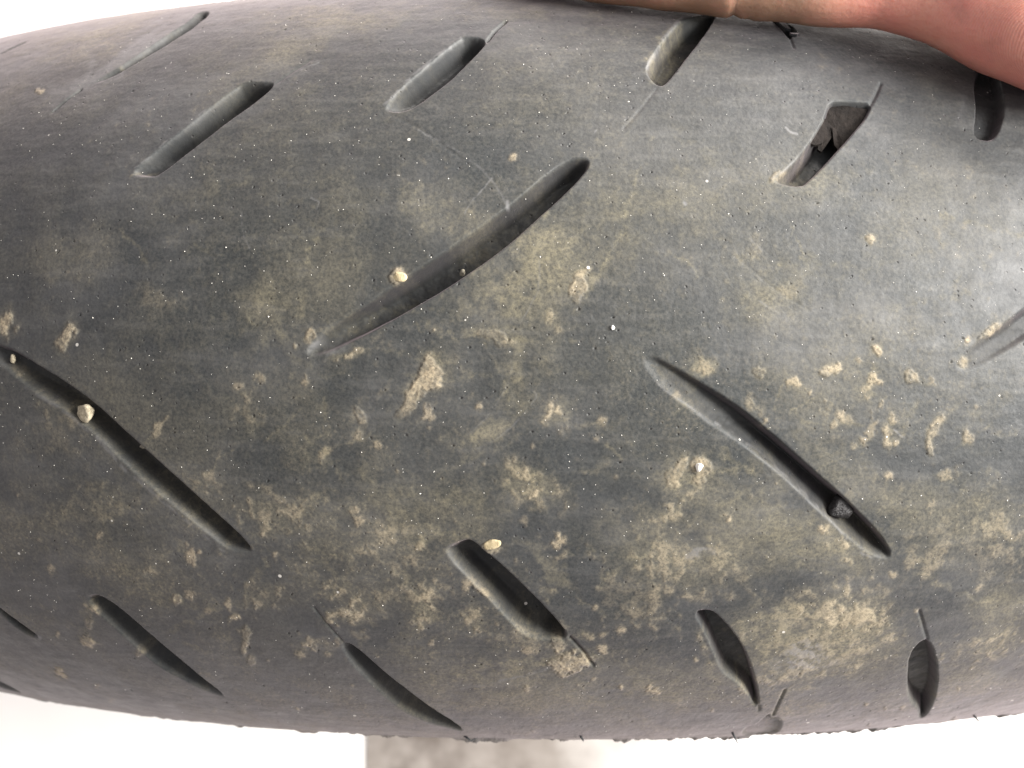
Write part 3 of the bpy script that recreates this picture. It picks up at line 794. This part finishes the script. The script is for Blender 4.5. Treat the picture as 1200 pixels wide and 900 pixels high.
# torn flaps of rubber hanging in the damaged groove and the edge notches
def flap(outline, lift0, lift1, name='torn_rubber_flap', mat=RUBBER, thick=.0006):
    """a torn tongue: outline in photograph pixels, first half of the points is the root, lifts are heights over the crown"""
    P = ray([p[0] for p in outline], [p[1] for p in outline])
    st = to_st(P)
    n = len(outline); V = []
    for k, (s, t) in enumerate(st):
        ph, ps = s / R, t / RR
        w = outline[k][2]
        h = lift0 + (lift1 - lift0) * w
        V.append(tpt(np.array(ph), np.array(ps), h))
    V = [np.array(v).reshape(3) for v in V]
    c = sum(V) / n
    nn = tnrm(np.array(st[:, 0].mean() / R), np.array(st[:, 1].mean() / RR))
    top = V + [c]; bot = [v - nn * thick for v in V] + [c - nn * thick]
    F = [(i, (i + 1) % n, n) for i in range(n)] + [(n + 1 + (i + 1) % n, n + 1 + i, 2 * n + 1) for i in range(n)]
    F += [((i + 1) % n, i, n + 1 + i, n + 1 + (i + 1) % n) for i in range(n)]
    return mesh_obj(name, top + bot, F, mat, tyre, False)


flap([(970, 120, 0), (979, 119, .1), (990, 119, 0), (1004, 121, .15), (1019, 124, 0), (1015, 134, .3), (1008, 144, .5), (1001, 153, .7), (994, 161, .9), (990, 168, 1.3), (987, 163, 1.2), (983, 160, 1), (981, 153, .8), (978, 143, .3), (975, 149, .8), (971, 157, 1), (969, 166, 1.4), (964, 164, 1.2), (963, 152, .7), (967, 141, .2), (966, 130, .5)],
     -.0010, -.0028, mat=M_TORN)
flap([(966, 137, 0), (971, 138, .3), (971, 150, .8), (966, 163, 1), (957, 166, .8), (950, 166, .1), (958, 152, 0)], -.0004, -.0014, mat=M_TORN)
flap([(903, 14, 0), (912, 14, 0), (919, 27, .3), (926, 38, 1), (920, 36, .8), (909, 26, .5)], .0002, .0008)
flap([(925, 40, 0), (937, 41, .2), (933, 45, 1), (926, 43, .6)], .0004, .0010)


# ------------------------------------------------------------------ grit lodged in and on the tyre
def pebble(name, px, py, size, sink, mat, label, cat, seed, squash=(1, 1, 1), ang=0.0, groovedepth=0.0, group=None):
    r = np.random.default_rng(seed)
    st = px_st([(px, py)])[0]; ph, ps = st[0] / R, st[1] / RR
    nrm = tnrm(np.array(ph), np.array(ps)).reshape(3)
    tan = np.array([math.cos(ph), 0, -math.sin(ph)]); bi = np.cross(nrm, tan)
    c = tpt(np.array(ph), np.array(ps), -groovedepth + size * squash[2] * (1 - sink)).reshape(3)
    import bmesh
    bm = bmesh.new(); bmesh.ops.create_icosphere(bm, subdivisions=3, radius=1)
    dirs = r.normal(size=(14, 3)); dirs /= np.linalg.norm(dirs, axis=1, keepdims=True); lv = r.uniform(.50, .95, 14)
    off = r.normal(size=3)
    for v in bm.verts:
        p = np.array(v.co)
        for d_, l in zip(dirs, lv):
            e = p @ d_ - l
            if e > 0: p = p - d_ * e * .96
        p = p * (1 + .12 * math.sin(2.3 * p[0] + off[1]) * math.cos(2.9 * p[1] + off[0]) + .05 * math.sin(7 * p[0] + off[0]) * math.sin(6 * p[1] + off[1]) + .03 * math.sin(15 * p[2] + off[2]))
        ca, sa = math.cos(ang), math.sin(ang)
        a, b = p[0] * squash[0], p[1] * squash[1]
        a, b = a * ca - b * sa, a * sa + b * ca
        w = (tan * a + bi * b * -1 + nrm * p[2] * squash[2]) * size
        v.co = w
    me = bpy.data.meshes.new(name); bm.to_mesh(me); bm.free()
    me.polygons.foreach_set('use_smooth', [True] * len(me.polygons))
    me.materials.append(mat)
    o = bpy.data.objects.new(name, me); COL.objects.link(o); o.location = c
    return tag(o, label, cat, group)


M_PALE = simple_mat('pale_sandy_stone', (0.14, 0.12, 0.08, 1), (0.42, 0.37, 0.27, 1), 900, .8)
M_CREAM = simple_mat('cream_clay', (0.30, 0.24, 0.14, 1), (0.44, 0.37, 0.23, 1), 700, .9)
M_DARK = simple_mat('dark_wet_stone', (0.006, 0.006, 0.006, 1), (0.022, 0.020, 0.020, 1), 900, .38, .0008, .35)
M_GREY = simple_mat('grey_stone', (0.10, 0.09, 0.07, 1), (0.24, 0.22, 0.17, 1), 900, .8)
M_WHITE = simple_mat('white_grain', (0.65, 0.62, 0.55, 1), (0.8, 0.78, 0.72, 1), 900, .7)

pebble('lodged_pebble', 99, 484, .0022, .35, M_PALE, 'pale cream pebble wedged across the long groove at the left side', 'pebble', 3, (1.1, .85, .8), .5, .0016)
pebble('lodged_pebble', 165, 524, .0013, .4, M_GREY, 'small dull grey pebble in the left long groove, down right of the cream one', 'pebble', 4, (1.2, .7, .7), -.6, .0026)
pebble('lodged_pebble', 12, 421, .0010, .4, M_PALE, 'tiny pale grain at the upper left start of the left long groove', 'pebble', 5, (.7, 1.2, .7), -.3, .0014)
pebble('lodged_pebble', 988, 600, .0028, .5, M_DARK, 'dark glossy stone stuck near the lower end of the right long groove', 'pebble', 6, (1.0, 1.2, .8), .7, .0030)
pebble('mud_pellet', 467, 324, .0014, .45, M_CREAM, 'round cream mud pellet just above the long middle groove', 'mud pellet', 7, (1.25, .95, .24), .2)
pebble('stone_chip', 819, 546, .0010, .3, M_WHITE, 'white oval chip on a mud splash below the right long groove', 'stone chip', 8, (.8, 1.1, .7), .4)
pebble('mud_pellet', 577, 638, .0014, .5, M_CREAM, 'small flat tan mud pellet at the top rim of the short lower middle groove', 'mud pellet', 9, (1.3, .9, .4), -.2)
pebble('stone_chip', 718, 384, .00042, .3, M_WHITE, 'tiny bright white grain on bare rubber between the two long middle grooves', 'stone chip', 10, (.9, 1.2, .8), .1)
pebble('lodged_pebble', 540, 315, .0007, .4, M_GREY, 'tiny grey grain on the floor of the long middle groove', 'pebble', 12, (.9, 1.2, .8), .1, .0036)
# grains scattered over the tread that nobody could count
gv, gf = [], []
r3 = np.random.default_rng(12)
ico = [(0, 0, 1), (.9, 0, .1), (0, .9, .1), (-.9, 0, .1), (0, -.9, .1), (0, 0, -.6)]
icf = [(0, 1, 2), (0, 2, 3), (0, 3, 4), (0, 4, 1), (5, 2, 1), (5, 3, 2), (5, 4, 3), (5, 1, 4)]
for _ in range(1700):
    s = r3.uniform(-.14, .14); t = r3.normal(0, .05)
    if abs(t) > .112: continue
    ph, ps = s / R, t / RR
    n_ = tnrm(np.array(ph), np.array(ps)).reshape(3); c = tpt(np.array(ph), np.array(ps), height(s, t)).reshape(3)
    tn = np.array([math.cos(ph), 0, -math.sin(ph)]); bi = np.cross(n_, tn); z = r3.uniform(.00004, .00013) * (1.7 if r3.random() < .05 else 1)
    a = r3.uniform(0, 6.28); t1 = tn * math.cos(a) + bi * math.sin(a); t2 = np.cross(n_, t1)
    b0 = len(gv)
    for v in ico: gv.append(c + z * (t1 * v[0] * r3.uniform(.7, 1.5) + t2 * v[1] * r3.uniform(.6, 1.1) + n_ * v[2]))
    gf += [tuple(b0 + i for i in f) for f in icf]
grit = mesh_obj('grit', gv, gf, M_WHITE)
tag(grit, 'fine pale grit dusted over the worn tread', 'grit', kind='stuff')


# ------------------------------------------------------------------ the hand
def skin_material():
    m, nt, b = new_mat('skin')
    tc = nt.nodes.new('ShaderNodeTexCoord').outputs['Object']
    n = noise_node(nt, 70, 3, .55, tc); n2 = noise_node(nt, 700, 3, .6, tc)
    c = mixc(nt, ramp(nt, n.outputs[0], .35, .65).outputs[0], (0.50, 0.185, 0.145, 1), (0.52, 0.24, 0.175, 1))
    c = mixc(nt, ramp(nt, n2.outputs[0], .50, .8).outputs[0], c, (0.47, 0.18, 0.13, 1))
    sx0 = nt.nodes.new('ShaderNodeSeparateXYZ'); nt.links.new(tc, sx0.inputs[0])
    fing = ramp(nt, mathn(nt, 'ADD', mathn(nt, 'MULTIPLY', sx0.outputs[0], 5.0), mathn(nt, 'MULTIPLY', n.outputs[0], .10)), .29, .36).outputs[0]
    grime = noise_node(nt, 160, 4, .65, tc)
    tan = mixc(nt, grime.outputs[0], (0.17, 0.095, 0.06, 1), (0.34, 0.195, 0.125, 1))
    c = mixc(nt, fing, tan, c)  # thumb tanned and grimy, with its shade put into the colour
    c = mixc(nt, ramp(nt, grime.outputs[0], .52, .75, (0, 0, 0, 1), (.55, .55, .55, 1)).outputs[0], c, (0.30, 0.13, 0.10, 1))
    # ridges of the palm
    w = nt.nodes.new('ShaderNodeTexWave'); w.wave_type = 'RINGS'; w.rings_direction = 'SPHERICAL'
    mp = nt.nodes.new('ShaderNodeMapping'); nt.links.new(tc, mp.inputs[0])
    mp.inputs['Location'].default_value = (-0.085, -0.16, -0.52)
    nt.links.new(mp.outputs[0], w.inputs['Vector'])
    w.inputs['Scale'].default_value = 1000; w.inputs['Distortion'].default_value = 4.0
    w.inputs['Detail'].default_value = 2; w.inputs['Detail Scale'].default_value = .2
    sx = nt.nodes.new('ShaderNodeSeparateXYZ'); nt.links.new(tc, sx.inputs[0])
    palm = ramp(nt, mathn(nt, 'MULTIPLY', sx.outputs[0], 5.0), .34, .50).outputs[0]
    wv = mathn(nt, 'MULTIPLY', w.outputs['Fac'], palm)
    c = mixc(nt, mathn(nt, 'MULTIPLY', wv, .26), c, (0.30, 0.12, 0.09, 1))
    nt.links.new(c, b.inputs['Base Color'])
    b.inputs['Roughness'].default_value = .5
    b.inputs['Subsurface Weight'].default_value = .35
    b.inputs['Subsurface Radius'].default_value = (.006, .002, .001)
    b.inputs['Subsurface Scale'].default_value = 1.0
    bp = nt.nodes.new('ShaderNodeBump'); bp.inputs['Distance'].default_value = .00009; bp.inputs['Strength'].default_value = .6
    nt.links.new(wv, bp.inputs['Height'])
    bp2 = nt.nodes.new('ShaderNodeBump'); bp2.inputs['Distance'].default_value = .00015
    nt.links.new(n2.outputs[0], bp2.inputs['Height']); nt.links.new(bp.outputs[0], bp2.inputs['Normal'])
    nt.links.new(bp2.outputs[0], b.inputs['Normal'])
    return m


def tp(phi, psi_deg, h):
    return tpt(np.array(phi), np.array(math.radians(psi_deg)), h).reshape(3)


def lay(px, py, r, gap=0.0):
    """centre of a ball of radius r resting on the crown, seen at a pixel"""
    return ray(px, py, r + gap)[0]


# thumb lying along the shoulder of the tread (px, py, radius, gap)
thumb = [(610, -52, .0060, 0), (640, -47, .0078, 0), (680, -42, .0084, 0), (760, -34, .0086, 0), (858, -22, .0086, .0002), (880, -22, .0088, .0003), (960, -18, .0096, .0008),
         (1030, -16, .0096, .0022), (1085, -14, .0115, .0022), (1140, -8, .0145, .0012), (1200, 6, .0170, .0004), (1270, 22, .0190, .0004)]
chains = [[(lay(x, y, r, g), r) for x, y, r, g in thumb]]
base = chains[0][-1][0]
heel = tp(.62, 70, .024)
chains[0] += [(tp(.52, 68, .022), .022)]
chains.append([(tp(.52, 68, .022), .022), (tp(.66, 76, .027), .024), (tp(.80, 84, .040), .024)])                  # heel of the hand to wrist
chains.append([(tp(.55, 92, .020), .018), (tp(.66, 90, .030), .023), (tp(.80, 88, .042), .024)])
for k, (ps0, r0) in enumerate(((93, .0115), (105, .0118), (117, .0114), (128, .0104))):                         # palm rays and fingers
    L = (.36, .31, .34, .42)[k]
    chains.append([(tp(.60, 84 + k * 6, .020), .018), (tp(.50, 88 + k * 8, .017), .0150), (tp(.40, ps0, .0125), r0 * 1.1),
                   (tp(.40 - L * .28, ps0 + 1, .0112), r0 * .88), (tp(.40 - L * .56, ps0 + 2, .0098), r0 * .82), (tp(.40 - L * .82, ps0 + 2, .0082), r0 * .72), (tp(.40 - L * .95, ps0 + 2, .0070), r0 * .58)])
wr = tp(.80, 85, .040)
chains.append([(wr, .025), (wr + np.array([.06, .035, -.02]), .026), (wr + np.array([.16, .09, -.05]), .034), (wr + np.array([.26, .15, -.08]), .042)])

import bmesh
bm = bmesh.new()
for ch in chains:
    for (a, ra), (b, rb) in zip(ch[:-1], ch[1:]):
        L = np.linalg.norm(b - a); steps = max(2, int(L / (min(ra, rb) * .22)))
        for i in range(steps):
            t = i / steps; t2 = t
            bmesh.ops.create_icosphere(bm, subdivisions=2, radius=ra + (rb - ra) * t2, matrix=Matrix.Translation(Vector(a + (b - a) * t)))
    bmesh.ops.create_icosphere(bm, subdivisions=2, radius=ch[-1][1], matrix=Matrix.Translation(Vector(ch[-1][0])))
raw = bpy.data.meshes.new('hand_raw'); bm.to_mesh(raw); bm.free()
tmp = bpy.data.objects.new('hand_raw', raw); COL.objects.link(tmp)
md = tmp.modifiers.new('r', 'REMESH'); md.mode = 'VOXEL'; md.voxel_size = .0015
ms = tmp.modifiers.new('s', 'SMOOTH'); ms.iterations = 14; ms.factor = .5
dg = bpy.context.evaluated_depsgraph_get()
hand_me = bpy.data.meshes.new_from_object(tmp.evaluated_get(dg))
bpy.data.objects.remove(tmp)
# creases: thumb joint and the base of the thumb
co = np.empty(len(hand_me.vertices) * 3, np.float32); hand_me.vertices.foreach_get('co', co); co = co.reshape(-1, 3).astype(float)
nr = np.empty(len(hand_me.vertices) * 3, np.float32); hand_me.vertices.foreach_get('normal', nr); nr = nr.reshape(-1, 3)
for (px, tilt, w, d_) in ((862, .0, .0010, .0011), (872, .1, .0008, .0005), (1048, .25, .0014, .0007)):
    c = lay(px, -22, .0086)
    ax = np.array([math.cos(tilt), math.sin(tilt), 0.0])
    dd = abs((co - c) @ ax); near = np.linalg.norm(co - c, axis=1) < .022
    co -= nr * (d_ * np.exp(-(dd / w) ** 2) * near)[:, None]
# gentle unevenness of flesh
co += nr * (0.00035 * np.sin(co[:, 0:1] * 310) * np.sin(co[:, 2:3] * 270 + 1) * np.cos(co[:, 1:2] * 240))
# the flesh is pressed flat where it lies on the tyre
sd = tsdf(co)
push = np.clip(.0002 - sd, 0, .02)
P_ = co - HUB; rad = np.hypot(P_[:, 0], P_[:, 2]); qv = rad - RC
dl = np.hypot(qv, co[:, 1]) + 1e-9
nrmv = np.stack([P_[:, 0] / rad * qv / dl, co[:, 1] / dl, P_[:, 2] / rad * qv / dl], -1)
co += nrmv * push[:, None]
hand_me.vertices.foreach_set('co', co.astype(np.float32).ravel()); hand_me.update()
hand_me.polygons.foreach_set('use_smooth', [True] * len(hand_me.polygons))
SKIN = skin_material()
hand_me.materials.clear(); hand_me.materials.append(SKIN)
hand = bpy.data.objects.new('hand', hand_me); COL.objects.link(hand)
hand_me.name = 'hand'
tag(hand, 'bare hand gripping the upper edge of the tyre, thumb laid along the tread', 'hand')
NAIL = simple_mat('fingernail', (0.60, 0.38, 0.30, 1), (0.66, 0.45, 0.37, 1), 200, .3, .00005, .5)
for ch in [chains[0][::-1]] + chains[3:7]:
    (b, rb), (a, ra) = (ch[-1], ch[-2]) if ch is not chains[0] else (ch[0], ch[1])
    ax = (b - a) / np.linalg.norm(b - a)
    P_ = b - HUB; rr_ = math.hypot(P_[0], P_[2]); qq = rr_ - RC; dl_ = math.hypot(qq, b[1])
    up = np.array([P_[0] / rr_ * qq / dl_, b[1] / dl_, P_[2] / rr_ * qq / dl_]); up -= ax * (up @ ax); up /= np.linalg.norm(up)
    sd_ = np.cross(ax, up); V = []; F = []
    nu, nv = 7, 7
    for i in range(nu):
        for j in range(nv):
            u = i / (nu - 1) * 2 - 1; v = j / (nv - 1) * 2 - 1
            rr2 = (ra + rb) / 2 + .0004
            th = v * .85 * math.sqrt(max(0.15, 1 - .45 * u * u))
            V.append((a + b) / 2 + ax * u * .0058 + (up * math.cos(th) + sd_ * math.sin(th)) * (rr2 - .0006 * (u > .8)))
    for i in range(nu - 1):
        for j in range(nv - 1): F.append((i * nv + j, i * nv + j + 1, (i + 1) * nv + j + 1, (i + 1) * nv + j))
    nl = mesh_obj('fingernail', V, F, NAIL, hand)
    sol = nl.modifiers.new('thickness', 'SOLIDIFY'); sol.thickness = .0006; sol.offset = -1


# ------------------------------------------------------------------ the floor
def sheet(name, x0, x1, y0, y1, z, mat, n=1):
    o = mesh_obj(name, [(x0, y0, z), (x1, y0, z), (x1, y1, z), (x0, y1, z)], [(0, 1, 2, 3)], mat, None, False)
    return tag(o, kind='structure')


M_FLOOR = simple_mat('white_painted_floor', (0.78, 0.76, 0.72, 1), (0.86, 0.84, 0.81, 1), 6, .7, .0005)
m, nt, b = new_mat('bare_concrete')
tc = nt.nodes.new('ShaderNodeTexCoord').outputs['Object']
n1 = noise_node(nt, 9, 5, .6, tc); n2 = noise_node(nt, 40, 4, .6, tc)
c = mixc(nt, ramp(nt, n1.outputs[0], .38, .62).outputs[0], (0.11, 0.09, 0.075, 1), (0.27, 0.24, 0.21, 1))
c = mixc(nt, ramp(nt, n2.outputs[0], .35, .7).outputs[0], c, (0.32, 0.29, 0.26, 1))
# worn paint gets denser towards +x
sx = nt.nodes.new('ShaderNodeSeparateXYZ'); nt.links.new(tc, sx.inputs[0])
g = mathn(nt, 'ADD', mathn(nt, 'MULTIPLY', sx.outputs[0], 5.2), mathn(nt, 'MULTIPLY', n1.outputs[0], .7))
gr = ramp(nt, g, .42, .98)
c = mixc(nt, gr.outputs[0], c, (0.80, 0.78, 0.75, 1))
nt.links.new(c, b.inputs['Base Color']); b.inputs['Roughness'].default_value = .8
M_CONC = m
floor = sheet('floor', -8, 8, -8, 8, 0, M_FLOOR)
t0 = (CAM[2] - 0)
xl = CAM[0] + (430 - 600) / FOC * t0
yt = CAM[1] - (790 - 450) / FOC * t0
slab = sheet('floor_patch', xl, xl + .9, yt - .55, yt, .0012, M_CONC)
slab['label'] = 'bare stained concrete patch with worn white paint'
